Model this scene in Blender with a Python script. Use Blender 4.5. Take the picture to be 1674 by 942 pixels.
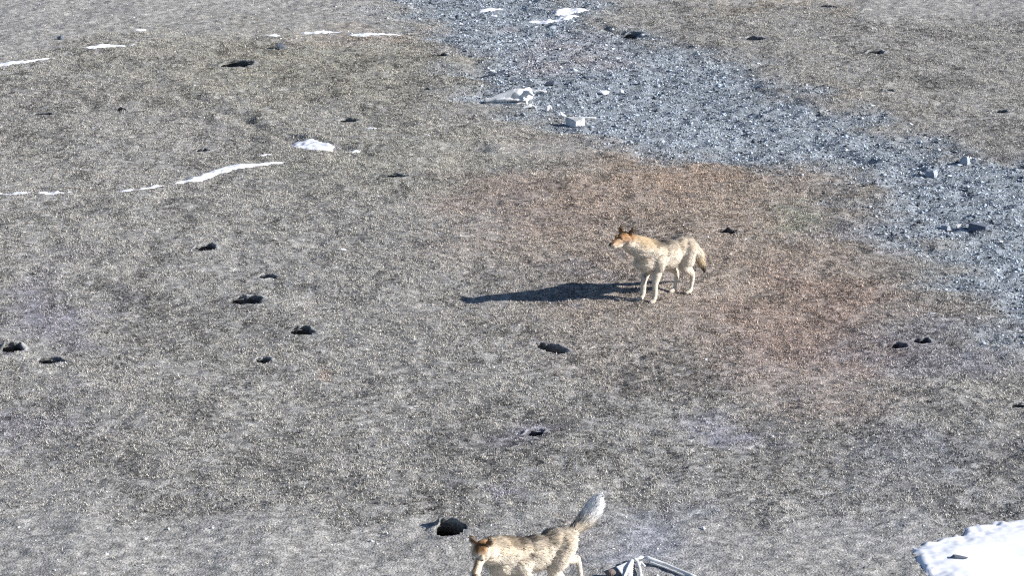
import bpy, bmesh, math, random
import numpy as np
from mathutils import Vector, Matrix, Quaternion
R = math.radians
random.seed(7); rng = np.random.default_rng(7)
for o in list(bpy.data.objects): bpy.data.objects.remove(o)
sc = bpy.context.scene
C = sc.collection

# ------------------------------------------------------------------ camera, sky, sun, exposure
CAM_H, TILT, W, H, F = 10.4, R(15.0), 1674.0, 942.0, 5300.0
cd = bpy.data.cameras.new('camera'); cam = bpy.data.objects.new('camera', cd); C.objects.link(cam)
cam.location = (0, 0, CAM_H); cam.rotation_euler = (R(90) - TILT, 0, 0)
cd.sensor_width = 36; cd.lens = 36 * F / W; cd.clip_start = .5; cd.clip_end = 6000
sc.camera = cam
SUN_EL = 25.5; SH = Vector((-1, .25, 0)).normalized()          # shadows run left and a little away
sv = Vector((-SH.x * math.cos(R(SUN_EL)), -SH.y * math.cos(R(SUN_EL)), math.sin(R(SUN_EL))))
w = bpy.data.worlds.new('World'); sc.world = w; w.use_nodes = True
nt = w.node_tree; nt.nodes.clear()
sky = nt.nodes.new('ShaderNodeTexSky'); sky.sky_type = 'NISHITA'; sky.sun_disc = False
sky.sun_elevation = R(SUN_EL); sky.sun_rotation = math.atan2(sv.x, sv.y); sky.altitude = 4200
sky.air_density = 1.0; sky.dust_density = 1.2
bg = nt.nodes.new('ShaderNodeBackground'); bg.inputs[1].default_value = .085
wo = nt.nodes.new('ShaderNodeOutputWorld')
nt.links.new(sky.outputs[0], bg.inputs[0]); nt.links.new(bg.outputs[0], wo.inputs[0])
sl = bpy.data.lights.new('sun', 'SUN'); sl.energy = 5.0; sl.angle = R(.53); sl.color = (1, .965, .92)
so = bpy.data.objects.new('sun', sl); C.objects.link(so)
so.rotation_euler = (-sv).to_track_quat('-Z', 'Y').to_euler()
so.location = sv * 60
sc.view_settings.view_transform = 'Standard'; sc.view_settings.look = 'None'
sc.view_settings.gamma = 1; sc.view_settings.use_curve_mapping = False
sc.view_settings.exposure = .93
sc.cycles.use_denoising = False
sc.cycles.max_bounces = 4; sc.cycles.diffuse_bounces = 3
sc.render.filter_size = 1.15; sc.cycles.filter_width = 1.15

# ------------------------------------------------------------------ helpers
def at(px, py, z=0.0):
    """pixel of the photograph -> world x, y on the level z"""
    a = TILT + np.arctan((np.asarray(py, float) - H / 2) / F)
    yy = (CAM_H - z) / np.tan(a)
    depth = yy * math.cos(TILT) + (CAM_H - z) * math.sin(TILT)
    return (np.asarray(px, float) - W / 2) / F * depth, yy
def pix(x, y, z=0.0):
    dz = CAM_H - z
    depth = y * math.cos(TILT) + dz * math.sin(TILT)
    up = y * math.sin(TILT) - dz * math.cos(TILT)
    return W / 2 + F * x / depth, H / 2 - F * up / depth
def scale_at(py):
    x0, y0 = at(W / 2, py); return F / (y0 * math.cos(TILT) + CAM_H * math.sin(TILT))
TAB = rng.random((256, 256))
def noise(x, y, s, seed=0):
    u = np.asarray(x) / s + seed * 17.3; v = np.asarray(y) / s + seed * 31.7
    iu = np.floor(u).astype(int); iv = np.floor(v).astype(int)
    fu = u - iu; fv = v - iv; fu = fu * fu * (3 - 2 * fu); fv = fv * fv * (3 - 2 * fv)
    g = lambda a, b: TAB[(a + seed * 7) % 256, (b + seed * 13) % 256]
    return (g(iu, iv) * (1 - fu) + g(iu + 1, iv) * fu) * (1 - fv) + (g(iu, iv + 1) * (1 - fu) + g(iu + 1, iv + 1) * fu) * fv
def sstep(a, b, x):
    t = np.clip((x - a) / (b - a), 0, 1); return t * t * (3 - 2 * t)
def polyline_sd(x, y, pts):
    """distance to an open polyline and side (+ is left of travel)"""
    best = np.full(np.shape(x), 1e9); side = np.zeros(np.shape(x))
    for (ax, ay), (bx, by) in zip(pts[:-1], pts[1:]):
        dx, dy = bx - ax, by - ay; L = dx * dx + dy * dy
        t = np.clip(((x - ax) * dx + (y - ay) * dy) / L, 0, 1)
        d = np.hypot(x - ax - t * dx, y - ay - t * dy)
        s = np.sign(dx * (y - ay) - dy * (x - ax))
        m = d < best; best = np.where(m, d, best); side = np.where(m, s, side)
    return best, side
def poly_sd(x, y, pts):
    """signed distance to a closed polygon, positive inside"""
    pts = list(pts); d, _ = polyline_sd(x, y, pts + [pts[0]])
    ins = np.zeros(np.shape(x), bool)
    for (ax, ay), (bx, by) in zip(pts, pts[1:] + [pts[0]]):
        c = ((ay > y) != (by > y)) & (x < (bx - ax) * (y - ay) / (by - ay + 1e-12) + ax); ins ^= c
    return np.where(ins, d, -d)
def W2(l): return [tuple(float(v) for v in at(*p)) for p in l]

BED = W2([(560, -60), (640, 0), (700, 42), (765, 78), (785, 125), (800, 172), (900, 195), (1000, 228), (1130, 252), (1330, 262),
          (1430, 315), (1540, 410), (1640, 500), (1720, 560), (1850, 560), (1800, 280), (1674, 262), (1500, 236), (1400, 192), (1300, 152), (1230, 112),
          (1100, 78), (1010, 50), (960, 22), (930, -20), (900, -60)])
GROOVE = W2([(150, 80), (220, 112), (320, 165), (430, 205), (500, 236), (600, 246), (780, 246)])
TRACK = W2([(60, 125), (130, 120), (215, 140), (300, 185), (370, 235), (400, 262)])
BANK = W2([(960, 30), (1005, 48), (1060, 62), (1120, 74)])
STEPS = [W2([(1560, 250), (1640, 262), (1740, 285)]), W2([(720, 58), (770, 90), (790, 135)]), W2([(1230, 235), (1330, 232), (1420, 255)])]

def bed_mask(x, y):
    d = poly_sd(x, y, BED) + (noise(x, y, .7, 3) - .5) * 1.3 + (noise(x, y, .16, 4) - .5) * .5
    return sstep(-.9, .75, d + (noise(x, y, .05, 19) - .5) * .3)
def gh(x, y):
    x = np.asarray(x, float); y = np.asarray(y, float)
    z = (noise(x, y, 3.1, 1) - .5) * .10 + (noise(x, y, .9, 2) - .5) * .05
    z = z + (noise(x, y, .31, 5) - .5) * .030 + (noise(x, y, .12, 6) - .5) * .020 + (noise(x, y, .055, 7) - .5) * .014
    near = (np.abs(x) < 14) & (y > 24) & (y < 75)
    if np.any(near):
        d, s = polyline_sd(x, y, GROOVE)
        gm = sstep(.2, .6, noise(x, y, .6, 17)) * (.75 + .9 * (x > -4.6)); z = z - .028 * gm * np.exp(-(d / .16) ** 2) + .02 * gm * np.exp(-((d - .35) / .2) ** 2)
        d, s = polyline_sd(x, y, BANK); z = z - .09 * sstep(.2, .6, noise(x, y, .35, 18)) * np.exp(-(d / .12) ** 2)
        for L in STEPS:
            d, s = polyline_sd(x, y, L); z = z - .05 * np.exp(-(d / .15) ** 2)
        b = bed_mask(x, y)
        z = z - b * .05 + b * (noise(x, y, .22, 8) - .5) * .06
    return z
def ghs(x, y): return float(gh(np.array([x]), np.array([y]))[0])

# smooth silty places with hardly any grass, as fractions 0..1
def bare(x, y):
    px, py = pix(x, y)
    n = (noise(x, y, .35, 9) - .5) * 60
    a = sstep(832, 872, py + n)
    a = np.maximum(a, sstep(0, 1, (75 - py + n * .5) / 30) * sstep(660, 600, px))
    a = np.maximum(a, sstep(0, 1, (330 - px - py * 2.6 + n) / 80))
    a = np.maximum(a, sstep(0, 1, (50 - py + n * .3) / 25) * sstep(1380, 1430, px))
    a = np.maximum(a, sstep(0, 1, (14 - py + n * .15) / 12) * sstep(930, 980, px))
    m = (px > 20) & (px < 220) & (py > 780); a = np.maximum(a, m * .55)
    a = np.maximum(a, .8 * sstep(60, 20, np.hypot((px - 900) / 3.2, (py - 245) * 3)) )
    spots = sstep(.715, .76, noise(x * 1.0, y * .32, .085, 11) * .62 + noise(x, y * .3, .6, 12) * .38)
    near = sstep(0, 1, (py - 40) / 40)
    return np.maximum(a, spots * .9 * near) * (1 - .8 * bed_mask(x, y))

BLOBS = [  # px, py, rx, ry, tint (r,g,b)
    (1150, 400, 330, 190, (1.11, .93, .81)), (1330, 560, 150, 120, (1.02, .84, .79)), (1080, 290, 160, 50, (1.05, .92, .82)),
    (860, 340, 140, 45, (.99, .89, .86)), (480, 110, 330, 70, (.97, .96, .86)), (640, 260, 200, 60, (1.02, 1.02, .95)),
    (1300, 8, 120, 14, (1.10, 1.0, .88)), (640, 55, 180, 12, (1.08, .98, .93)), (80, 500, 80, 65, (.82, .82, 1.0)),
    (70, 700, 110, 45, (.85, .85, 1.0)), (905, 705, 60, 22, (.92, .93, 1.12)), (1510, 575, 110, 50, (.93, .96, 1.12)),
    (1160, 715, 80, 25, (.92, .94, 1.14)), (1470, 740, 120, 55, (.93, .97, 1.08)), (1090, 880, 90, 60, (.88, .94, 1.12)),
    (1400, 375, 70, 22, (.90, .97, 1.13)), (1310, 345, 60, 22, (.90, 1.06, 1.0)), (1650, 500, 60, 60, (.90, .98, 1.15)),
    (1500, 420, 150, 40, (.94, 1.0, 1.04)), (780, 800, 30, 14, (.9, .9, 1.12)), (1000, 460, 110, 14, (.90, .96, 1.12)),
    (570, 615, 25, 12, (1.15, .98, .9)), (920, 905, 60, 30, (1.05, .98, 1.0)), (1560, 850, 300, 60, (.97, .99, 1.03)),
    (1230, 160, 260, 40, (1.02, 1.0, .96)),
]
def tint(x, y):
    px, py = pix(x, y)
    px = px + (noise(x, y, .9, 20) - .5) * 150 + (noise(x, y, .2, 22) - .5) * 60; py = py + (noise(x, y, .9, 21) - .5) * 60 + (noise(x, y, .2, 23) - .5) * 26
    t = np.ones(np.shape(x) + (3,)) * np.array((1.0, .985, .965))
    for cx, cy, rx, ry, c in BLOBS:
        k = np.exp(-1.1 * (((px - cx) / rx) ** 2 + ((py - cy) / ry) ** 2) ** 1.3)[..., None]
        t = t * (1 - k + k * (1 + .72 * (np.array(c) - 1)))
    b = bed_mask(x, y)[..., None]
    pinkish = np.exp(-(((px - 900) / 90) ** 2 + ((py - 88) / 28) ** 2))[..., None]
    blue = np.array((.87, .98, 1.12)) * (1 - pinkish * .8) + np.array((1.0, .95, 1.0)) * pinkish * .8
    return t * (1 - b) + b * blue

def mat(name, rough=.95, spec=.1, col=(.5, .5, .5), attr=None, nscale=None, nlo=.7, nhi=1.3, bump=0, bscale=60, bdist=.01, rgb_noise=None):
    m = bpy.data.materials.new(name); m.use_nodes = True; t = m.node_tree; n = t.nodes; l = t.links
    b = n['Principled BSDF']; b.inputs['Roughness'].default_value = rough
    b.inputs['Specular IOR Level'].default_value = spec
    if attr:
        a = n.new('ShaderNodeAttribute'); a.attribute_name = attr; src = a.outputs['Color']
    else:
        a = n.new('ShaderNodeRGB'); a.outputs[0].default_value = (*col, 1); src = a.outputs[0]
    g = n.new('ShaderNodeNewGeometry')
    if nscale:
        mix = src
        for k, sc_ in enumerate(nscale):
            no = n.new('ShaderNodeTexNoise'); no.inputs['Scale'].default_value = sc_; no.inputs['Detail'].default_value = 3
            l.new(g.outputs['Position'], no.inputs['Vector'])
            mr = n.new('ShaderNodeMapRange'); mr.inputs[1].default_value = .32; mr.inputs[2].default_value = .68
            mr.inputs[3].default_value = nlo; mr.inputs[4].default_value = nhi
            l.new(no.outputs[0], mr.inputs[0])
            mm = n.new('ShaderNodeVectorMath'); mm.operation = 'MULTIPLY'
            l.new(mix, mm.inputs[0]); l.new(mr.outputs[0], mm.inputs[1]); mix = mm.outputs[0]
        src = mix
    l.new(src, b.inputs['Base Color'])
    if bump:
        no = n.new('ShaderNodeTexNoise'); no.inputs['Scale'].default_value = bscale; no.inputs['Detail'].default_value = 4
        l.new(g.outputs['Position'], no.inputs['Vector'])
        bp = n.new('ShaderNodeBump'); bp.inputs['Strength'].default_value = bump; bp.inputs['Distance'].default_value = bdist
        l.new(no.outputs[0], bp.inputs['Height']); l.new(bp.outputs[0], b.inputs['Normal'])
    return m
M = {
    'ground': mat('silty_soil', attr='Col', nscale=(38, 9), nlo=.62, nhi=1.34, bump=.9, bscale=45, bdist=.02),
    'grass': mat('dry_grass', attr='Col', rough=.8),
    'gravel': mat('gravel_stone', attr='Col', rough=.85, spec=.25, nscale=(60,), nlo=.8, nhi=1.2, bump=.3, bscale=90, bdist=.004),
    'snow': mat('old_snow', col=(.70, .715, .76), rough=.75, spec=.15, nscale=(3, 14), nlo=.93, nhi=1.04, bump=.2, bscale=12, bdist=.012),
    'fur': mat('wolf_fur', attr='Col', rough=.85, spec=.15, nscale=(70,), nlo=.88, nhi=1.10),
    'eye': mat('amber_eye', col=(.12, .06, .015), rough=.15, spec=.6),
    'nose': mat('black_nose', col=(.015, .014, .014), rough=.4, spec=.4),
    'bone': mat('bleached_bone', col=(.64, .64, .63), rough=.7, spec=.25, nscale=(25, 7), nlo=.84, nhi=1.08, bump=.5, bscale=60, bdist=.006),
    'hollow': mat('dark_marrow', col=(.05, .045, .045), rough=.9),
}
def rock_mat(name, c): M[name] = mat(name, col=c, rough=.85, spec=.2, nscale=(28, 8), nlo=.8, nhi=1.18, bump=.5, bscale=50, bdist=.008)
rock_mat('white_rock', (.66, .67, .68)); rock_mat('grey_rock', (.30, .33, .37)); rock_mat('dark_rock', (.11, .125, .155)); rock_mat('brown_rock', (.17, .135, .125))
rock_mat('pale_rock', (.52, .52, .52))

def np_mesh(name, V, faces, n_per, col=None, smooth=False, material=None, link=True):
    me = bpy.data.meshes.new(name); nf = len(faces)
    me.vertices.add(len(V)); me.vertices.foreach_set('co', np.ascontiguousarray(V, np.float32).ravel())
    me.loops.add(nf * n_per); me.loops.foreach_set('vertex_index', np.ascontiguousarray(faces, np.int32).ravel())
    me.polygons.add(nf); me.polygons.foreach_set('loop_start', np.arange(0, nf * n_per, n_per, dtype=np.int32))
    if smooth: me.polygons.foreach_set('use_smooth', np.ones(nf, bool))
    me.update(calc_edges=True)
    if col is not None:
        a = me.color_attributes.new('Col', 'FLOAT_COLOR', 'POINT')
        a.data.foreach_set('color', np.hstack([col, np.ones((len(col), 1))]).astype(np.float32).ravel())
    if material: me.materials.append(material)
    o = bpy.data.objects.new(name, me)
    if link: C.objects.link(o)
    return o
def tag(o, label=None, cat=None, group=None, kind=None):
    if label: o['label'] = label
    if cat: o['category'] = cat
    if group: o['group'] = group
    if kind: o['kind'] = kind
    return o

# ------------------------------------------------------------------ burrows (px, py, half width px, mouth height px, label)
BUR = [
    (405, 490, 23, 13, 'wide flat burrow mouth, upper of the two darkest holes left of centre'),
    (495, 538, 17, 15, 'round black burrow mouth just below and right of the wide flat burrow'),
    (335, 404, 14, 11, 'small ragged burrow above the wide flat burrow left of centre'),
    (436, 448, 14, 6, 'faint shallow burrow between the ragged burrow and the wide flat one'),
    (430, 587, 12, 9, 'small dim burrow below left of the round black burrow'),
    (20, 577, 16, 17, 'deep dark burrow at the left edge of the picture'),
    (82, 593, 19, 12, 'shallow crumbling burrow beside the deep burrow at the left edge'),
    (901, 567, 21, 20, 'black slanted burrow mouth below the standing wolf and its shadow'),
    (873, 711, 15, 13, 'burrow mouth midway between the slanted black burrow and the walking wolf'),
    (735, 868, 21, 30, 'large round burrow just ahead of the walking wolf'),
    (1187, 378, 16, 8, 'small burrow behind the rump of the standing wolf'),
    (1468, 566, 16, 9, 'narrow burrow right of the standing wolf on bluish soil, the left one of a pair'),
    (1507, 556, 16, 10, 'burrow on bluish soil, the right one of a pair'),
    (386, 106, 22, 10, 'dark burrow under grass near the start of the shallow groove at upper left'),
    (195, 179, 9, 5, 'tiny burrow in the upper left grass'),
    (331, 244, 9, 5, 'tiny burrow left of the ragged snow patch'),
    (640, 286, 22, 6, 'low shadowy burrow right of the long snow strip'),
    (722, 92, 8, 6, 'tiny burrow beside the left edge of the gravel bed'),
    (1431, 85, 14, 5, 'flat dark burrow high on the right beyond the gravel bed'),
    (1452, 151, 9, 4, 'tiny burrow on the right slope below the flat dark burrow'),
    (1636, 181, 12, 5, 'small burrow near the right edge above the gravel bed'),
    (1668, 669, 16, 9, 'dark burrow cut by the right edge of the picture'),
    (1026, 52, 20, 7, 'long hollow added as the dark shadow of the bank edge at the right side of the gravel bed'),  # no real burrow: hollow shaped to give the eroded bank edge its shadow
    (1353, 13, 14, 5, 'small burrow at the top edge of the picture'),
    (70, 188, 16, 4, 'thin dark burrow at far left above the tiny burrows'),
    (1230, 65, 18, 6, 'grassy dim burrow near the top right of the gravel bed'),
    (570, 198, 14, 5, 'dim burrow above the ragged snow patch'),
]
BW = []
for px, py, hw, hh, lab in BUR:
    s = scale_at(py); a = hw / s * 1.12; foot = py + hh * .5
    x, y = (float(v) for v in at(px, py))
    sn = math.sin(TILT + math.atan((py - H / 2) / F)); cs = math.cos(TILT)
    hm = hh / s                                   # mouth height seen, metres in the picture plane
    rise = min(.16, hm * .55); b = max(.06, min(.34, (hm - rise * cs) / sn * .72))
    BW.append((x, y, a, b, rise, lab, {901: -1.1, 873: .5, 1668: .3}.get(px, 0)))
def hole_k(x, y):
    k = np.full(np.shape(x), 9.0)
    for bx, by, a, b, r, _, sh in BW: k = np.minimum(k, np.hypot((x - bx) / a, (y - by - sh * (x - bx)) / b))
    return k

# ------------------------------------------------------------------ snow patches (polygons in photo pixels)
SNOW = [
    ('large white snow patch filling the bottom right corner', .018, [(1494, 910), (1496, 893), (1512, 886), (1548, 876), (1575, 870), (1578, 862), (1610, 855), (1674, 846), (1760, 838), (1850, 860), (1860, 960), (1800, 1010), (1640, 1010), (1540, 990), (1520, 950), (1505, 925)]),
    ('long tapering snow strip left of the ragged patch', .02, [(280, 300), (305, 292), (345, 278), (380, 268), (420, 264), (472, 262), (430, 269), (385, 276), (350, 286), (318, 297)]),
    ('ragged snow patch lying against the shallow groove', .02, [(473, 228), (485, 225), (512, 227), (548, 237), (535, 243), (505, 242), (483, 238)]),
    ('thin white streak of snow on the left edge below the long strip', .012, [(-30, 314), (60, 315), (135, 314), (90, 318), (-30, 319)]),
    ('short snow sliver just above the long tapering strip', .012, [(412, 251), (440, 248), (462, 249), (440, 252), (415, 254)]),
    ('small snow fleck right of the ragged patch', .012, [(592, 210), (604, 208), (622, 211), (608, 214)]),
    ('tiny snow fleck farthest right of the ragged patch', .012, [(688, 223), (698, 221), (710, 224), (698, 226)]),
    ('white snow streak at the left edge near the top', .015, [(-30, 104), (40, 100), (70, 95), (95, 95), (60, 102), (0, 108), (-30, 109)]),
    ('snow streak between the top left streak and the dark burrow', .015, [(135, 78), (165, 73), (228, 71), (200, 76), (140, 80)]),
    ('short snow dash at the top left above the other streaks', .012, [(208, 45), (225, 43), (250, 44), (230, 47)]),
    ('thin snow trace continuing from the lower edge of the groove', .01, [(545, 243), (580, 241), (600, 243), (575, 245)]),
    ('long snow streak at the top where gravel meets brown soil', .02, [(860, 29), (900, 25), (935, 21), (950, 23), (935, 28), (890, 31)]),
    ('upper snow streak just above the long one by the gravel bed', .018, [(900, 17), (925, 13), (968, 12), (960, 17), (930, 19), (905, 21)]),
    ('snow streak at the top of the gravel bed', .015, [(775, 10), (795, 8), (830, 9), (805, 12), (780, 13)]),
    ('small snow dash in the upper gravel bed', .012, [(798, 20), (810, 18), (822, 20), (810, 22)]),
    ('thin snow streak at the top just left of the gravel bed', .012, [(560, 54), (610, 50), (680, 51), (640, 54), (590, 57)]),
    ('faint snow dash near the top between the two left burrows', .01, [(430, 56), (452, 54), (470, 56), (450, 58)]),
    ('lowest snow dash in the row along the top left', .01, [(480, 50), (530, 47), (560, 49), (520, 52)]),
    ('thin snow trace joining the left edge streak to the long strip', .008, [(160, 315), (220, 309), (275, 301), (262, 306), (215, 314)]),
]
SW = [(lab, th, W2(p)) for lab, th, p in SNOW]
def snow_d(x, y, only=None):
    d = np.full(np.shape(x), -9.0)
    for k, (lab, th, P) in enumerate(SW):
        if only is not None and k != only: continue
        xs = [p[0] for p in P]; ys = [p[1] for p in P]
        m = (x > min(xs) - .3) & (x < max(xs) + .3) & (y > min(ys) - .3) & (y < max(ys) + .3)
        if np.any(m):
            dd = np.full(np.shape(x), -9.0)
            xm, ym = x[m], y[m]
            amp = (.05 if k > 2 else .035) if k else .05
            e = poly_sd(xm, ym, P) - (.0 if k == 0 else .006 if k < 3 or 10 < k < 13 else .032) + (noise(xm * 1.0, ym * .6, .09, 15) - .5) * amp * 1.6 + (noise(xm, ym, .03, 16) - .5) * amp
            dd[m] = e; d = np.maximum(d, dd)
    return d

# ------------------------------------------------------------------ ground, one sheet to the horizon
def axis(lo, hi, step, far_lo, far_hi):
    core = list(np.arange(lo, hi + step / 2, step)); a = []; d = step; v = lo
    while v > far_lo: d *= 1.35; v -= d; a.append(v)
    b = []; d = step; v = core[-1]
    while v < far_hi: d *= 1.35; v += d; b.append(v)
    return np.array(a[::-1] + core + b)
gx = axis(-11.0, 11.0, .032, -2500, 2500); gy = axis(28.0, 64.0, .032, -1500, 4000)
X, Y = np.meshgrid(gx, gy); x = X.ravel(); y = Y.ravel()
z = gh(x, y)
nx, ny = len(gx), len(gy)
i = (np.arange(ny - 1)[:, None] * nx + np.arange(nx - 1)[None, :]).ravel()
Fq = np.stack([i, i + 1, i + nx + 1, i + nx], 1)
cx = x[Fq].mean(1); cy = y[Fq].mean(1)
Fq = Fq[hole_k(cx, cy) > 1.0]
br = bare(x, y); bm_ = bed_mask(x, y)
def soil_value(x, y, br, bed):
    v = .245 + (noise(x, y * .6, .7, 30) - .5) * .07 + (noise(x, y * .6, .13, 31) - .5) * .13 + (noise(x, y, .05, 32) - .5) * .12
    v = v * (1 - br) + br * (.295 + (noise(x, y, .25, 33) - .5) * .03)
    return v * (1 - bed) + bed * (.27 + (noise(x, y, .08, 34) - .5) * .12)
col = soil_value(x, y, br, bm_)[:, None] * tint(x, y) * np.array((1.0, .985, .95))
g = np_mesh('ground', np.stack([x, y, z], 1), Fq, 4, col, True, M['ground'])
tag(g, kind='structure')

# ------------------------------------------------------------------ dry grass tufts
def project_ok(x, y, mx=70, my=60):
    px, py = pix(x, y); return (px > -mx - 60) & (px < W + mx + 60) & (py > -my) & (py < H + my)
NT = 1300000
tx = rng.uniform(-10.9, 10.9, NT); ty = rng.uniform(28.2, 63.5, NT)
k = project_ok(tx, ty); tx, ty = tx[k], ty[k]
cl = noise(tx, ty, .10, 40) * .5 + noise(tx, ty, .25, 41) * .3 + noise(tx, ty, .8, 42) * .2
keep = (1 - bare(tx, ty) * .93) * (1 - .80 * bed_mask(tx, ty)) * sstep(.22, .52, cl)
hk = hole_k(tx, ty); keep *= (hk > 1.15) * sstep(.95, 1.6, hk); keep *= (snow_d(tx, ty) < -.005)
k = rng.random(len(tx)) < keep; tx, ty = tx[k], ty[k]
nb = 4; T = len(tx)
bx = np.repeat(tx, nb) + rng.normal(0, .009, T * nb); by = np.repeat(ty, nb) + rng.normal(0, .013, T * nb)
size = np.repeat(rng.lognormal(0, .35, T), nb)
hgt = .0125 * size * rng.uniform(.6, 1.3, T * nb); wid = .0046 * rng.uniform(.6, 1.5, T * nb)
ang = rng.uniform(0, 2 * np.pi, T * nb); lean = rng.uniform(.2, 1.5, T * nb); la = rng.uniform(0, 2 * np.pi, T * nb)
bz = gh(bx, by)
p0 = np.stack([bx - np.cos(ang) * wid, by - np.sin(ang) * wid, bz - .004], 1)
p1 = np.stack([bx + np.cos(ang) * wid, by + np.sin(ang) * wid, bz - .004], 1)
p2 = np.stack([bx + np.cos(la) * lean * hgt, by + np.sin(la) * lean * hgt, bz + hgt], 1)
V = np.stack([p0, p1, p2], 1).reshape(-1, 3)
gd, _ = polyline_sd(tx + (noise(tx, ty, .5, 47) - .5) * .5, ty + (noise(tx, ty, .5, 48) - .5) * .8, GROOVE)
gd2, _ = polyline_sd(tx + (noise(tx, ty, .5, 47) - .5) * .5, ty + (noise(tx, ty, .5, 48) - .5) * .8, TRACK)
dk = .08 + .66 * sstep(.38, .78, noise(tx, ty * .4, .13, 49) * .35 + noise(tx, ty * .45, .3, 45) * .4 + noise(tx, ty * .5, .9, 46) * .25)
dk = np.maximum(dk, .55 * np.exp(-(gd / .22) ** 2)); dk = np.maximum(dk, .38 * np.exp(-(gd2 / .18) ** 2))  # shade of the groove edge put into tuft colour; track lines darkened too
tone = np.repeat(np.where(rng.random(T) < dk, rng.uniform(.06, .13, T), rng.uniform(.26, .60, T)), nb) * rng.uniform(.85, 1.12, T * nb)
gc = tone[:, None] * np.repeat(tint(tx, ty), nb, 0) * np.array((1.01, .975, .90))
gc = np.repeat(gc, 3, 0)
go = np_mesh('dry_grass', V, np.arange(len(V)).reshape(-1, 3), 3, gc, False, M['grass'])
tag(go, 'short dry straw coloured grass covering the plain', 'grass', kind='stuff')

# ------------------------------------------------------------------ stones scattered as stuff
ico = bmesh.new(); bmesh.ops.create_icosphere(ico, subdivisions=1, radius=1); ico.verts.ensure_lookup_table()
IV = np.array([v.co[:] for v in ico.verts]); IF = np.array([[v.index for v in f.verts] for f in ico.faces])
octV = np.array([(1, 0, 0), (-1, 0, 0), (0, 1, 0), (0, -1, 0), (0, 0, 1), (0, 0, -1)], float)
octF = np.array([(0, 2, 4), (2, 1, 4), (1, 3, 4), (3, 0, 4), (2, 0, 5), (1, 2, 5), (3, 1, 5), (0, 3, 5)])
def scatter_stones(name, xs, ys, r, tone, tn, label):
    n = len(xs); nv = 6
    a = rng.uniform(0, 2 * np.pi, n); sc3 = r[:, None] * np.stack([rng.uniform(.7, 1.5, n), rng.uniform(.6, 1.1, n), rng.uniform(.35, .85, n)], 1)
    P = octV[None] * (1 + rng.uniform(-.35, .35, (n, nv, 1))) + rng.uniform(-.25, .25, (n, nv, 3))
    P = P * sc3[:, None]
    ca, sa = np.cos(a)[:, None], np.sin(a)[:, None]
    til = rng.normal(0, .3, n)[:, None]
    P = np.stack([P[..., 0], P[..., 1] * np.cos(til) - P[..., 2] * np.sin(til), P[..., 1] * np.sin(til) + P[..., 2] * np.cos(til)], -1)
    Q = np.stack([P[..., 0] * ca - P[..., 1] * sa + xs[:, None], P[..., 0] * sa + P[..., 1] * ca + ys[:, None], P[..., 2] + (gh(xs, ys) + r * .15)[:, None]], -1)
    Fc = (octF[None] + (np.arange(n) * nv)[:, None, None]).reshape(-1, 3)
    c = np.repeat(tone[:, None] * tn, nv, 0)
    o = np_mesh(name, Q.reshape(-1, 3), Fc, 3, c, False, M['gravel']); tag(o, label, 'gravel', kind='stuff')
N = 330000
sx = rng.uniform(-10.9, 10.9, N); sy = rng.uniform(28.2, 63.5, N)
k = project_ok(sx, sy) & (rng.random(N) < bed_mask(sx, sy) * .93) & (hole_k(sx, sy) > 1.2) & (snow_d(sx, sy) < 0)
sx, sy = sx[k], sy[k]
rr = np.clip(.0125 * rng.lognormal(0, .45, len(sx)), .005, .05)
tn = tint(sx, sy) * np.array((.99, 1.0, 1.0))
scatter_stones('gravel', sx, sy, rr, np.where(rng.random(len(sx)) < .25 + .4 * noise(sx, sy * .6, .3, 44), rng.uniform(.05, .14, len(sx)), rng.uniform(.28, .54, len(sx))), tn, 'blue grey gravel filling the dry stream bed')
N = 17000
sx = rng.uniform(-10.9, 10.9, N); sy = rng.uniform(28.2, 63.5, N)
bb = bare(sx, sy)
k = project_ok(sx, sy) & (rng.random(N) < .22 + .6 * bb) & (hole_k(sx, sy) > 1.2) & (snow_d(sx, sy) < -.02)
sx, sy = sx[k], sy[k]
rr = np.clip(.008 * rng.lognormal(0, .45, len(sx)), .004, .03)
scatter_stones('pebbles', sx, sy, rr, np.where(rng.random(len(sx)) < .45, rng.uniform(.05, .14, len(sx)), rng.uniform(.5, .8, len(sx))), np.ones((len(sx), 3)), 'tiny light and dark pebbles strewn over bare soil and grass')

# ------------------------------------------------------------------ snow objects
for k, (lab, th, P) in enumerate(SW):
    xs = [p[0] for p in P]; ys = [p[1] for p in P]; st = .02
    ax = np.arange(min(xs) - .12, max(xs) + .12, st); ay = np.arange(min(ys) - .12, max(ys) + .12, st * 1.2)
    X, Y = np.meshgrid(ax, ay); x = X.ravel(); y = Y.ravel(); d = snow_d(x, y, k)
    zb = (noise(x, y, 3.1, 1) - .5) * .10 + (noise(x, y, .9, 2) - .5) * .05 + .022; fl = sstep(.05, .45, d)
    z = gh(x, y) * (1 - fl) + zb * fl + np.clip(d * .3, -.03, th) + (noise(x, y, .35, 50) - .5) * th * .5 * sstep(.02, .2, d) + sstep(-.01, .05, d) * .006
    nx_, ny_ = len(ax), len(ay)
    i = (np.arange(ny_ - 1)[:, None] * nx_ + np.arange(nx_ - 1)[None, :]).ravel()
    Fq = np.stack([i, i + 1, i + nx_ + 1, i + nx_], 1); Fq = Fq[(d[Fq] > -.02).any(1)]
    u, inv = np.unique(Fq, return_inverse=True)
    cx_, cy_ = float(np.mean(xs)), float(np.mean(ys)); cz = ghs(cx_, cy_)
    o = np_mesh('snow_patch', np.stack([x - cx_, y - cy_, z - cz], 1)[u], inv.reshape(-1, 4), 4, None, True, M['snow'])
    o.location = (cx_, cy_, cz); tag(o, lab, 'snow patch', 'patches and streaks of leftover snow')

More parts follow.
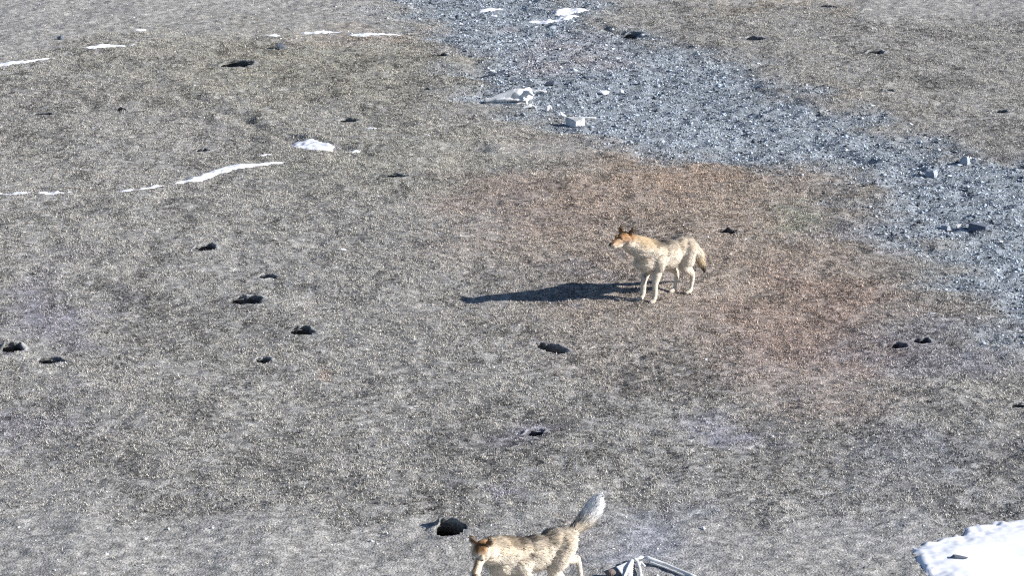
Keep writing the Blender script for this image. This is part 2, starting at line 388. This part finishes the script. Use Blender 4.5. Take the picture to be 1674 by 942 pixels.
# ------------------------------------------------------------------ burrow objects
for n_, (bx_, by_, a, b, rise, lab, sh) in enumerate(BW):
    rings = []; NS = 40; th = np.linspace(0, 2 * np.pi, NS, endpoint=False)
    wob = 1 + .5 * (noise(np.cos(th) * 1.3 + n_ * 3.1, np.sin(th) * 1.3, .6, 60) - .5) + .28 * (noise(np.cos(th) + n_, np.sin(th) * 1.0, .2, 61) - .5)
    back = np.clip(np.sin(th), 0, 1) ** .7
    for kk, lift, rs in ((2.1, -.02, 0), (1.8, -.004, .06), (1.5, .004, .35), (1.28, .006, .7), (1.12, .006, .95), (1.04, .0, 1.0), (.99, -.012, .98)):
        rx_ = np.cos(th) * a * kk * wob; ry_ = np.sin(th) * b * kk * wob + sh * rx_
        wx, wy = bx_ + rx_, by_ + ry_
        zz = gh(wx, wy) + lift + rise * rs * back * (1 if sh > -1 else .5) + (noise(wx, wy, .04, 62) - .5) * .012 * (lift > -.01)
        rings.append(np.stack([wx, wy, zz], 1))
    base = rings[-1]
    dirv = np.array((0, .88, -.45)); L = .55
    c0 = base.mean(0)
    for t in (.06, .14, .25, .4, .6, .8, 1.0):
        q = c0 + (base - c0) * np.array((1 + 1.0 * min(1, t * 3.5) - .5 * t, 1, 1 - .5 * t)) + dirv * L * t + np.array((-a * .5 * min(1, t * 4), 0, -.02 - .07 * min(1, t * 4)))
        q = q + rng.normal(0, .004, q.shape); rings.append(q)
    V = np.concatenate(rings + [rings[-1].mean(0)[None]]); nr = len(rings); Fc = []
    for r_ in range(nr - 1):
        for j in range(NS):
            Fc.append((r_ * NS + j, r_ * NS + (j + 1) % NS, (r_ + 1) * NS + (j + 1) % NS, (r_ + 1) * NS + j))
    for j in range(NS): Fc.append(((nr - 1) * NS + j, (nr - 1) * NS + (j + 1) % NS, len(V) - 1, len(V) - 1))
    me = bpy.data.meshes.new('burrow')
    ox, oy, oz = bx_, by_, ghs(bx_, by_)
    me.from_pydata([(v[0] - ox, v[1] - oy, v[2] - oz) for v in V], [], [tuple(dict.fromkeys(f)) for f in Fc])
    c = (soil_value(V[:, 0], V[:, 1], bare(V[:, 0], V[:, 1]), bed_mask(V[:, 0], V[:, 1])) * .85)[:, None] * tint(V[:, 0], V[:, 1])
    at_ = me.color_attributes.new('Col', 'FLOAT_COLOR', 'POINT')
    at_.data.foreach_set('color', np.hstack([c, np.ones((len(c), 1))]).astype(np.float32).ravel())
    me.materials.append(M['ground'])
    for p in me.polygons: p.use_smooth = True
    o = bpy.data.objects.new('burrow', me); C.objects.link(o); o.location = (ox, oy, oz)
    tag(o, lab, 'burrow', 'burrow holes of small animals in the turf')

# ------------------------------------------------------------------ blobs -> one continuous skin
def ball(bm, c, r, seg=2):
    if not hasattr(r, '__len__'): r = (r, r, r)
    bmesh.ops.create_icosphere(bm, subdivisions=seg, radius=1, matrix=Matrix.Translation(c) @ Matrix.Diagonal((*r, 1)))
def oball(bm, c, r, d):
    q = Vector(d).normalized().to_track_quat('X', 'Z').to_matrix().to_4x4()
    bmesh.ops.create_icosphere(bm, subdivisions=2, radius=1, matrix=Matrix.Translation(c) @ q @ Matrix.Diagonal((*r, 1)))
def chain(bm, pts, n=7):
    for (a, ra), (b, rb) in zip(pts[:-1], pts[1:]):
        a = Vector(a); b = Vector(b); L = (b - a).length; m = max(n, int(L / (min(ra, rb) * .35)))
        for i in range(m + 1):
            t = i / m; ball(bm, a.lerp(b, t), ra + (rb - ra) * t)
def skin(bm, voxel, smooth=2, cuts=None):
    me = bpy.data.meshes.new('tmp'); bm.to_mesh(me); bm.free(); o = bpy.data.objects.new('tmp', me); C.objects.link(o)
    r = o.modifiers.new('r', 'REMESH'); r.mode = 'VOXEL'; r.voxel_size = voxel
    s = o.modifiers.new('s', 'SMOOTH'); s.factor = .5; s.iterations = smooth
    if cuts:
        cm = bpy.data.meshes.new('cut'); cuts.to_mesh(cm); cuts.free(); co = bpy.data.objects.new('cut', cm); C.objects.link(co)
        b_ = o.modifiers.new('b', 'BOOLEAN'); b_.operation = 'DIFFERENCE'; b_.object = co; b_.solver = 'EXACT'
    dg = bpy.context.evaluated_depsgraph_get(); dg.update()
    res = bpy.data.meshes.new_from_object(o.evaluated_get(dg))
    bpy.data.objects.remove(o)
    if cuts: bpy.data.objects.remove(co)
    res.materials.clear()
    return res

# ------------------------------------------------------------------ wolves
def lerp3(a, b, t): return a + (b - a) * t[:, None]
def build_wolf(pose, label, loc, heading):
    root = bpy.data.objects.new('wolf', None); C.objects.link(root)
    root.location = loc; root.rotation_euler = (0, 0, heading); root.scale = (pose['sc'],) * 3
    tag(root, label, 'wolf', 'wolves on the plain')
    P = pose; bm = bmesh.new()
    for c, r, d in P['torso']: oball(bm, c, r, d)
    for ch in P['chains']: chain(bm, ch)
    hc = Vector(P['head']); hd = Vector(P['hdir']).normalized()
    side = Vector((0, 0, 1)).cross(hd).normalized(); up = hd.cross(side).normalized()
    hs = P.get('hs', 1.0); L = lambda f, s, u: hc + (hd * f + side * s + up * u) * hs
    oball(bm, hc, (.098 * hs, .078 * hs, .075 * hs), hd)                                      # braincase
    for s in (-1, 1):
        ball(bm, L(-.01, s * .05, -.03), .058); ball(bm, L(-.05, s * .06, -.055), .052)   # cheek ruff
        ball(bm, L(.075, s * .032, .028), .022)                                # brow
    chain(bm, [(L(.06, 0, -.008), .055), (L(.12, 0, -.014), .040), (L(.20, 0, -.022), .030)])  # muzzle
    chain(bm, [(L(.05, 0, -.045), .036), (L(.175, 0, -.050), .020)])           # lower jaw
    for s in (-1, 1):                                                           # ears
        b0 = L(-.025, s * .054, .045); tip = L(-.045, s * .080, .106)
        q = (tip - b0).normalized()
        for i in range(12):
            t = i / 11; c = b0.lerp(tip, t); w_ = .038 * (1 - t) ** .75 + .007
            mt = Matrix.Translation(c) @ Matrix((side, hd, up)).transposed().to_4x4() @ Matrix.Diagonal((w_, .011, .012, 1))
            bmesh.ops.create_icosphere(bm, subdivisions=2, radius=1, matrix=mt)
    me = skin(bm, .0065, 3)
    n = len(me.vertices); co = np.empty(n * 3, np.float32); me.vertices.foreach_get('co', co); co = co.reshape(-1, 3).astype(float)
    no = np.empty(n * 3, np.float32); me.vertices.foreach_get('normal', no); no = no.reshape(-1, 3).astype(float)
    # shaggy displacement
    rough = (noise(co[:, 0] * 1.0 + co[:, 1], co[:, 2], .045, 70) - .5) * .016 + (noise(co[:, 0] + 2 * co[:, 1], co[:, 2] * 1.2, .02, 71) - .5) * .006
    bodyish = sstep(.22, .42, co[:, 2] if P['headz'] > .7 else co[:, 2])
    co2 = co + no * (rough * (0.25 + .75 * bodyish))[:, None]
    me.vertices.foreach_set('co', co2.astype(np.float32).ravel()); me.update()
    def colour(p, nn):
        p0 = p; N_ = len(p); rnd = noise(p[:, 0] * 1.0 + p[:, 1] * .7, p[:, 2] + p[:, 1], .05, 72)
        cream = np.array((.54, .475, .39)); tan = np.array((.44, .365, .27)); grey = np.array((.30, .27, .23)); dark = np.array((.10, .08, .065))
        ruf = np.array((.27, .14, .06)); c = np.tile(cream, (N_, 1))
        up_ = nn[:, 2]
        t = sstep(-.05, .55, up_) * sstep(.40, .58, p[:, 2]); c = lerp3(c, tan, t * .9)
        t = .75 * sstep(.5, .95, up_ + (rnd - .5) * .5) * sstep(.5, .62, p[:, 2]) * (p[:, 0] < .42); c = lerp3(c, grey, t)
        t = sstep(.60, .72, rnd) * sstep(.30, .7, up_) * sstep(.52, .62, p[:, 2]); c = lerp3(c, dark, t * .3)
        t = sstep(.62, .75, noise(p[:, 0], p[:, 2], .035, 73)) * sstep(-.1, .3, up_) * sstep(.5, .58, p[:, 2]); c = lerp3(c, dark, t * .12)
        t = sstep(.02, .1, p[:, 0]) * sstep(.36, .28, p[:, 0]) * sstep(.30, .62, up_ + (rnd - .5) * .8) * P['sad']; c = lerp3(c, dark * .7, t * .85)
        for mx, mz, sx_, sz_, st in P['patch']:
            t = np.exp(-((p[:, 0] - mx) / sx_) ** 2 - ((p[:, 2] - mz) / sz_) ** 2) * sstep(.28, .48, noise(p[:, 0] * .7 + p[:, 1] * .5, p[:, 2], .045, 77)); c = lerp3(c, dark * .5, np.clip(t * st * 1.25, 0, .95))
        # head
        hp = p - np.array(hc); f = hp @ np.array(hd); s_ = np.abs(hp @ np.array(side)); u = hp @ np.array(up)
        dh = np.sqrt((f - .04) ** 2 + s_ ** 2 + u ** 2)
        hd_m = sstep(.21, .14, dh) + (f > .08) * (dh < .22); hd_m = np.clip(hd_m, 0, 1)
        t = hd_m * sstep(-.075, .03, u + (noise(p[:, 0] + p[:, 1], p[:, 2], .02, 76) - .5) * .05); c = lerp3(c, ruf * (1.0 if P['sad'] > .9 else 1.05), t * P.get('ruf', .9) * sstep(P.get('rf', .17), P.get('rf', .17) - .07, f) * sstep(P.get('rs', .3), P.get('rs', .3) - .04, s_))
        t = hd_m * sstep(.050, .080, u); c = lerp3(c, ruf * .5, t)                       # ears
        t = hd_m * sstep(.09, .12, u); c = lerp3(c, dark * .7, t)
        t = hd_m * (f > .1) * (u > -.02) * (s_ < .014); c = lerp3(c, ruf * .55, t * .7)
        nk = sstep(.42, .18, np.linalg.norm(p - (np.array(hc) - np.array(hd) * .1), axis=1)) * (1 - hd_m)
        c = lerp3(c, np.array((.42, .31, .18)), nk * sstep(-.25, .5, up_) * P.get('nk', .75))
        # tail
        tb, tt = np.array(P['tail'][0]), np.array(P['tail'][1]); tv = tt - tb; q = ((p - tb) @ tv) / (tv @ tv)
        dt = np.linalg.norm(p - (tb + np.clip(q, 0, 1.1)[:, None] * tv), axis=1)
        on = (dt < .12) & (q > .3)
        if P['tailtip'] == 'black':
            c = lerp3(c, np.array((.44, .33, .2)), on * sstep(.3, .6, q) * .8); c = lerp3(c, dark * .45, on * sstep(.70, .85, q))
        else:
            c = lerp3(c, np.array((.60, .60, .60)), sstep(.12, .55, q) * (dt < .13) * .95)
        # shins
        t = sstep(.1, .0, np.abs(p[:, 2] - .0)) ; c = lerp3(c, cream * .9, t)
        c = c * P.get('pale', 1.12)
        return c * (.94 + .12 * noise(p[:, 0] + p[:, 1], p[:, 2], .013, 74))[:, None]
    cv = colour(co, no)
    at_ = me.color_attributes.new('Col', 'FLOAT_COLOR', 'POINT')
    at_.data.foreach_set('color', np.hstack([cv, np.ones((n, 1))]).astype(np.float32).ravel())
    me.materials.append(M['fur'])
    for p in me.polygons: p.use_smooth = True
    bo = bpy.data.objects.new('body', me); C.objects.link(bo); bo.parent = root
    # guard hairs: thin blades combed back and down
    nh = 60000; idx = rng.integers(0, n, nh); p = co2[idx]; nn = no[idx]
    legs = p[:, 2] < .38
    comb = np.tile(np.array((-1.0, 0, -.45)), (nh, 1)); comb[legs] = (0, 0, -1)
    headd = np.linalg.norm(p - np.array(hc) - np.array(hd) * .06, axis=1) < .17
    comb[headd] = -np.array(hd)
    tv = np.array(P['tail'][1]) - np.array(P['tail'][0])
    td = (np.linalg.norm(np.cross(p - np.array(P['tail'][0]), tv / np.linalg.norm(tv)), axis=1) < .12) & (((p - np.array(P['tail'][0])) @ tv) > 0) & (p[:, 0] < -.40)
    comb[td] = tv / np.linalg.norm(tv)
    comb = comb - nn * (comb * nn).sum(1)[:, None]; comb /= np.linalg.norm(comb, axis=1)[:, None] + 1e-6
    comb = comb + rng.normal(0, .20, comb.shape)
    ln = np.where(legs | headd, .013, .036) * rng.uniform(.6, 1.3, nh); ln = np.where(td, .055, ln)
    wd = np.where(legs | headd, .0030, .0062)
    sd = np.cross(nn, comb); sd /= np.linalg.norm(sd, axis=1)[:, None] + 1e-6
    a0 = p - sd * wd[:, None] - nn * .002; a1 = p + sd * wd[:, None] - nn * .002
    a2 = p + comb * ln[:, None] + nn * (ln * rng.uniform(.03, .15, nh))[:, None]
    V = np.stack([a0, a1, a2], 1).reshape(-1, 3); c = np.clip(cv[idx] * rng.uniform(.93, 1.09, nh)[:, None], 0, .85); c = np.repeat(c, 3, 0)
    fo = np_mesh('fur', V, np.arange(len(V)).reshape(-1, 3), 3, c, False, M['fur']); fo.parent = root
    def small(name, c, r, m):
        b = bmesh.new(); oball(b, c, r, hd); e = bpy.data.meshes.new(name); b.to_mesh(e); b.free(); e.materials.append(m)
        for q in e.polygons: q.use_smooth = True
        o = bpy.data.objects.new(name, e); C.objects.link(o); o.parent = root
    for s in (-1, 1): small('eye', L(.087, s * .038, .018), (.010, .012, .009), M['eye'])
    small('nose', L(.226, 0, -.012), (.015, .020, .015), M['nose'])
    return root

def leg(p): return p
STAND = dict(patch=[(.07, .645, .06, .07, .75), (.16, .40, .05, .05, .5), (-.06, .68, .14, .03, .5)],sc=1.05, rf=.34, sad=1,
    torso=[((.17, 0, .52), (.23, .145, .185), (1, 0, .05)), ((.24, 0, .58), (.16, .13, .155), (1, 0, .3)), ((-.03, 0, .515), (.27, .145, .175), (1, 0, 0)),
           ((-.24, 0, .535), (.20, .14, .155), (1, 0, .04)), ((-.33, 0, .555), (.13, .125, .125), (1, 0, 0)), ((.31, 0, .50), (.13, .115, .14), (0, 0, 1))],
    chains=[
        [((.24, 0, .60), .145), ((.38, -.02, .67), .130), ((.52, -.05, .745), .105)],
        [((.21, .07, .52), .09), ((.19, .095, .40), .058), ((.235, .09, .22), .035), ((.235, .09, .07), .028), ((.265, .09, .028), .032), ((.30, .09, .022), .026)],
        [((.20, -.07, .52), .085), ((.16, -.095, .40), .052), ((.25, -.085, .22), .037), ((.26, -.085, .07), .030), ((.29, -.085, .028), .030), ((.325, -.085, .022), .030)],
        [((-.30, .06, .53), .12), ((-.25, .09, .41), .095), ((-.25, .095, .34), .070), ((-.36, .09, .25), .038), ((-.385, .09, .20), .026), ((-.355, .09, .06), .023), ((-.32, .09, .025), .029), ((-.285, .09, .02), .023)],
        [((-.28, -.06, .53), .12), ((-.20, -.09, .41), .090), ((-.18, -.095, .34), .065), ((-.28, -.09, .25), .036), ((-.30, -.09, .20), .026), ((-.27, -.09, .06), .023), ((-.235, -.09, .025), .029), ((-.20, -.09, .02), .023)],
        [((-.40, 0, .62), .05), ((-.47, .0, .54), .052), ((-.55, .0, .43), .060), ((-.62, -.01, .31), .042), ((-.68, -.02, .22), .014)],
    ],
    hs=1.1, head=(.585, -.075, .80), hdir=(.95, .12, -.06), headz=.85, tail=((-.40, 0, .62), (-.68, -.02, .22)), tailtip='black')
WALK = dict(patch=[(.10, .62, .09, .10, .95), (-.13, .60, .05, .12, .55), (.0, .68, .2, .03, .6)],sc=1.05, sad=.85, pale=1.18,
    torso=[((.17, 0, .52), (.23, .145, .18), (1, 0, .02)), ((.24, 0, .555), (.16, .13, .155), (1, 0, .1)), ((-.03, 0, .52), (.26, .14, .16), (1, 0, 0)),
           ((-.25, 0, .555), (.20, .13, .145), (1, 0, .02)), ((-.33, 0, .58), (.13, .12, .12), (1, 0, 0)), ((.31, 0, .50), (.12, .115, .14), (0, 0, 1))],
    chains=[
        [((.24, 0, .58), .14), ((.38, .02, .63), .128), ((.52, .05, .665), .100)],
        [((.20, .07, .50), .085), ((.13, .095, .38), .052), ((.14, .09, .21), .037), ((.08, .09, .07), .030), ((.105, .09, .028), .030), ((.14, .09, .022), .030)],
        [((.20, -.07, .52), .085), ((.20, -.095, .40), .052), ((.32, -.085, .24), .037), ((.36, -.085, .08), .030), ((.39, -.085, .028), .030), ((.425, -.085, .022), .030)],
        [((-.30, .06, .55), .11), ((-.20, .09, .42), .082), ((-.17, .095, .36), .056), ((-.27, .09, .25), .034), ((-.28, .09, .20), .027), ((-.22, .09, .06), .023), ((-.19, .09, .025), .029), ((-.155, .09, .02), .023)],
        [((-.30, -.06, .55), .10), ((-.33, -.09, .42), .072), ((-.36, -.095, .37), .050), ((-.55, -.09, .33), .037), ((-.575, -.09, .29), .026), ((-.60, -.09, .13), .022), ((-.59, -.09, .07), .026), ((-.57, -.09, .03), .020)],
        [((-.40, 0, .63), .045), ((-.49, .0, .66), .048), ((-.57, 0, .71), .066), ((-.635, 0, .76), .076), ((-.68, .0, .82), .068), ((-.705, 0, .865), .036)],
    ],
    ruf=.85, rf=.10, rs=.085, nk=.2, hs=1.12, head=(.56, .075, .685), hdir=(.62, .38, -.62), headz=.58, tail=((-.44, 0, .64), (-.72, 0, .92)), tailtip='white')
def place(pose, label, px, py, local_x, hd_deg):
    x_, y_ = (float(v) for v in at(px, py)); h = R(hd_deg)
    lx, ly = x_ - math.cos(h) * local_x, y_ - math.sin(h) * local_x
    zs = [ghs(lx + math.cos(h) * q, ly + math.sin(h) * q) for q in (-.3, .2)]
    return build_wolf(pose, label, (lx, ly, min(zs) - .0), h)
place(STAND, 'pale wolf standing on the open turf with raised rufous head and long shadow', 1091, 484, -.06, 180 + 42)
place(WALK, 'pale wolf walking at the bottom edge with lowered head and raised bushy tail', 912, 988, -.30, 180 + 35)

# ------------------------------------------------------------------ rocks
def rock(px, py, wpx, hpx, m, label, seed, flat=1.0, sink=.12, name='rock', npts=13, rot=None):
    rn = random.Random(seed); s = scale_at(py); a = wpx * 1.0 / s / 2; h = hpx * 1.1 / s / 2
    bm = bmesh.new()
    if rot is not None:
        q = Matrix.Rotation(R(rot), 3, 'Z')
        for ix in (-1, 1):
            for iy in (-1, 1):
                for iz in (-1, 1):
                    t = rn.uniform(.6, .98) if iz > 0 else 1.05
                    bm.verts.new(q @ Vector((ix * a * .75 * t * rn.uniform(.85, 1.1), iy * a * 1.0 * t * rn.uniform(.85, 1.1), iz * h * rn.uniform(.45, 1.15))))
    for i in range(npts if rot is None else 0):
        v = Vector((rn.gauss(0, 1), rn.gauss(0, 1), rn.gauss(0, 1))).normalized()
        v = Vector((v.x * a * rn.uniform(.85, 1.1), v.y * a * .8 * flat * rn.uniform(.85, 1.1), v.z * h * rn.uniform(.8, 1.15))); bm.verts.new(v)
    r = bmesh.ops.convex_hull(bm, input=bm.verts)
    junk = [g_ for g_ in r['geom_interior'] if isinstance(g_, bmesh.types.BMVert)]
    bmesh.ops.delete(bm, geom=junk, context='VERTS')
    bmesh.ops.bevel(bm, geom=list(bm.edges), offset=min(a, h) * .10, segments=1, affect='EDGES')
    bmesh.ops.triangulate(bm, faces=bm.faces); bmesh.ops.subdivide_edges(bm, edges=bm.edges[:], cuts=1)
    for v in bm.verts: v.co *= 1 + rn.uniform(-.07, .07)
    me = bpy.data.meshes.new(name); bm.to_mesh(me); bm.free(); me.materials.append(M[m])
    o = bpy.data.objects.new(name, me); C.objects.link(o)
    x_, y_ = (float(v) for v in at(px, py + hpx * .4)); o.location = (x_, y_, ghs(x_, y_) + h * (1 - sink * 2))
    if px == 1566: o.location.z += .035
    tag(o, label, 'rock', 'loose rocks on the plain and in the stream bed')
ROCKS = [
    (941, 196, 26, 17, 'pale_rock', 'pale angular block with a dark shaded face below the gravel edge', 3),
    (918, 187, 17, 12, 'white_rock', 'white pointed stone just left of the shaded angular block', 5),
    (895, 173, 8, 11, 'white_rock', 'small white upright shard between the skull and the pointed stone', 11),
    (988, 147, 24, 7, 'white_rock', 'flat white stone in the gravel right of the skull', 9),
    (1015, 146, 11, 9, 'white_rock', 'small tilted white stone next to the flat white stone', 12),
    (1577, 261, 16, 13, 'grey_rock', 'light grey upright slab on the gravel near the right edge', 21),
    (1592, 261, 14, 9, 'grey_rock', 'grey stone leaning behind the light grey upright slab', 22),
    (1522, 279, 19, 11, 'grey_rock', 'grey wedge stone left of the light grey upright slab', 23),
    (1600, 363, 30, 13, 'dark_rock', 'dark wedge rock, largest of the three rocks by the right edge', 24),
    (1567, 361, 11, 9, 'pale_rock', 'pale knob of rock in the middle of the three rocks', 25),
    (1547, 361, 15, 8, 'grey_rock', 'bluish rock at the left end of the three rocks', 26),
    (1654, 338, 8, 6, 'white_rock', 'single small white stone near the right edge', 27),
    (904, 131, 28, 10, 'dark_rock', 'dark bluish rock half buried in the gravel above the skull', 28),
    (963, 125, 24, 7, 'dark_rock', 'low dark rock in the gravel above the flat white stone', 29),
    (457, 73, 20, 10, 'dark_rock', 'lone dark rock near the top left snow streaks', 30),
    (1566, 913, 34, 9, 'dark_rock', 'flat dark stone lying on the large snow patch', 31),
    (999, 938, 18, 15, 'brown_rock', 'rounded brown stone between the walking wolf and the leg bones', 32),
    (562, 409, 15, 5, 'pale_rock', 'flat pale stone alone in the grass left of the standing wolf', 33),
    (1525, 512, 15, 7, 'pale_rock', 'pale stone above the pair of burrows on bluish soil', 34),
    (1632, 536, 8, 5, 'pale_rock', 'small pale stone right of the pair of burrows', 35),
    (1637, 386, 9, 5, 'pale_rock', 'small pale stone below the three rocks', 36),
    (905, 36, 20, 7, 'grey_rock', 'grey rock just under the long snow streak at the top', 37),
    (834, 60, 9, 5, 'white_rock', 'small white stone in the upper gravel bed', 38),
    (747, 19, 9, 9, 'dark_rock', 'small black stone at the top left of the gravel bed', 39),
    (752, 31, 12, 6, 'white_rock', 'small white stone under the black stone in the gravel', 40),
    (804, 111, 12, 7, 'white_rock', 'pale stone at the left edge of the gravel above the skull', 41),
    (809, 115, 26, 7, 'dark_rock', 'low dark stone against the pale stone above the skull', 42),
    (1084, 231, 8, 5, 'white_rock', 'small white stone in the lower gravel bed', 43),
    (1384, 235, 8, 5, 'white_rock', 'white pebble sized stone midway down the gravel bed', 44),
    (1226, 196, 8, 5, 'white_rock', 'small white stone on the lower lip of the gravel bed', 45),
    (100, 60, 14, 9, 'dark_rock', 'dark lump of rock in the top left bare ground', 46),
    (1471, 305, 9, 6, 'pale_rock', 'pale stone on the near edge of the gravel at right', 47),
]
BLOCK = {941: 38, 1577: 50, 1522: 58, 1600: 62, 1547: 40}
for r_ in ROCKS:
    fl = .6 if r_[3] < 8 else .9
    rock(*r_, flat=fl, npts=40 if r_[4] == 'brown_rock' else 13, rot=BLOCK.get(r_[0]))

# ------------------------------------------------------------------ skull by the gravel edge
def part(name, me, parent, m, smooth=True):
    me.materials.append(M[m])
    for p in me.polygons: p.use_smooth = smooth
    o = bpy.data.objects.new(name, me); C.objects.link(o); o.parent = parent; return o
sx_, sy_ = (float(v) for v in at(834, 167))
sk = bpy.data.objects.new('animal_skull', None); C.objects.link(sk); sk.location = (sx_, sy_, ghs(sx_, sy_) + .01); sk.rotation_euler = (0, 0, R(183)); sk.scale = (1.2,) * 3
tag(sk, 'long bleached animal skull lying at the left edge of the gravel bed', 'skull')
bm = bmesh.new()   # local +X is the muzzle
chain(bm, [((-.20, 0, .095), .085), ((-.06, 0, .105), .088), ((.08, 0, .085), .062), ((.20, 0, .06), .045), ((.32, 0, .035), .030)], 10)
oball(bm, (-.12, 0, .12), (.14, .11, .075), (1, 0, 0)); oball(bm, (-.22, 0, .10), (.09, .10, .08), (1, 0, 0))
for s in (-1, 1):
    chain(bm, [((-.22, s * .09, .06), .022), ((-.08, s * .115, .065), .020), ((.06, s * .085, .06), .022), ((.18, s * .045, .045), .02)], 6)
    chain(bm, [((-.20, s * .07, .15), .034), ((-.25, s * .13, .16), .028), ((-.29, s * .17, .135), .016)], 5)
cut = bmesh.new()
for s in (-1, 1):
    ball(cut, (-.03, s * .115, .115), (.045, .05, .042)); ball(cut, (-.17, s * .12, .10), (.05, .03, .025))
ball(cut, (.27, 0, .085), (.09, .02, .03)); ball(cut, (-.32, 0, .08), (.035, .03, .03))
part('cranium', skin(bm, .007, 2, cut), sk, 'bone')
bm = bmesh.new()
for s in (-1, 1):
    chain(bm, [((-.20, s * .10, .05), .02), ((-.21, s * .10, .012), .022), ((-.02, s * .085, .008), .02), ((.16, s * .04, .008), .016), ((.27, s * .012, .012), .014)], 6)
part('jaw', skin(bm, .006, 1), sk, 'bone')
for j in range(5):
    for s in (-1, 1):
        bm = bmesh.new(); oball(bm, (.16 - j * .035, s * (.05 + j * .008), .036), (.010, .008, .02), (1, 0, 0))
        me = bpy.data.meshes.new('tooth'); bm.to_mesh(me); bm.free(); part('tooth', me, sk, 'bone')
# a loose splinter and a vertebra beside it
def bone(px, py, pts, label, cat, rz=0, name='bone'):
    x_, y_ = (float(v) for v in at(px, py)); bm = bmesh.new(); chain(bm, pts, 8)
    me = skin(bm, .005, 2); o = part(name, me, None, 'bone'); o.location = (x_, y_, ghs(x_, y_) + .005); o.rotation_euler = (0, 0, R(rz))
    tag(o, label, cat)
bone(882, 150, [((-.09, 0, .03), .016), ((0, 0, .05), .012), ((.10, .01, .03), .018)], 'thin white bone pointing right from behind the skull', 'bone', 4)
bone(962, 195, [((-.12, 0, .02), .022), ((0, 0, .03), .013), ((.10, .02, .02), .020)], 'slim white bone right of the angular shaded block', 'bone', -8)
bone(866, 176, [((-.10, 0, .02), .02), ((0, 0, .05), .030), ((.02, .05, .06), .012), ((.09, 0, .02), .018)], 'small knobbly bone just below the braincase of the skull', 'bone', 10)
bone(896, 176, [((-.02, 0, .02), .022), ((.02, .02, .08), .014), ((.05, 0, .03), .018)], 'small forked bone between the skull and the white stones', 'bone', 10)

# ------------------------------------------------------------------ leg bones at the bottom edge
x0, y0 = (float(v) for v in at(1068, 930))
lb = bpy.data.objects.new('leg_bones', None); C.objects.link(lb); lb.location = (x0, y0, ghs(x0, y0)); lb.scale = (1, 1, .72)
tag(lb, 'bleached jointed leg bones with shoulder blade at the bottom edge right of the walking wolf', 'bones')
def loc(px, py, z):       # local coordinates under lb
    a, b = at(px, py); return (float(a) - x0, float(b) - y0, z)
def lpart(name, pts, vox=.005, m='bone', n=8):
    bm = bmesh.new(); chain(bm, pts, n); return part(name, skin(bm, vox, 2), lb, m)
lpart('shank', [(loc(1062, 926, .055), .030), (loc(1066, 927, .052), .030), (loc(1085, 932, .045), .019), (loc(1110, 942, .04), .019), (loc(1128, 950, .04), .026), (loc(1134, 953, .035), .030)])
lpart('shank', [(loc(1064, 929, .03), .020), (loc(1085, 936, .028), .011), (loc(1112, 947, .025), .011), (loc(1126, 952, .02), .016)])
lpart('joint', [(loc(1040, 925, .045), .020), (loc(1046, 924, .06), .026), (loc(1052, 923, .05), .016), (loc(1060, 925, .06), .026)])
lpart('joint', [(loc(1041, 934, .03), .018), (loc(1047, 930, .04), .022), (loc(1053, 934, .03), .015)])
lpart('upper_bone', [(loc(1038, 927, .06), .024), (loc(1042, 930, .05), .018), (loc(1046, 940, .035), .015), (loc(1047, 950, .03), .02)])
bm = bmesh.new()
A_, B_, C_ = Vector(loc(1034, 927, .045)), Vector(loc(1009, 938, .045)), Vector(loc(1032, 966, .02))
for i in range(15):
    for j in range(15 - i):
        u, v = i / 14, j / 14; p = A_ * (1 - u - v) + B_ * u + C_ * v; ball(bm, p + Vector((0, 0, .012 * math.sin(9 * u) * v)), (.015, .024, .009), 1)
chain(bm, [(A_, .026), (A_.lerp((B_ + C_) / 2, .5) + Vector((0, 0, .03)), .010), ((B_ + C_) / 2 + Vector((0, 0, .012)), .008)], 8)
part('shoulder_blade', skin(bm, .005, 2), lb, 'bone')
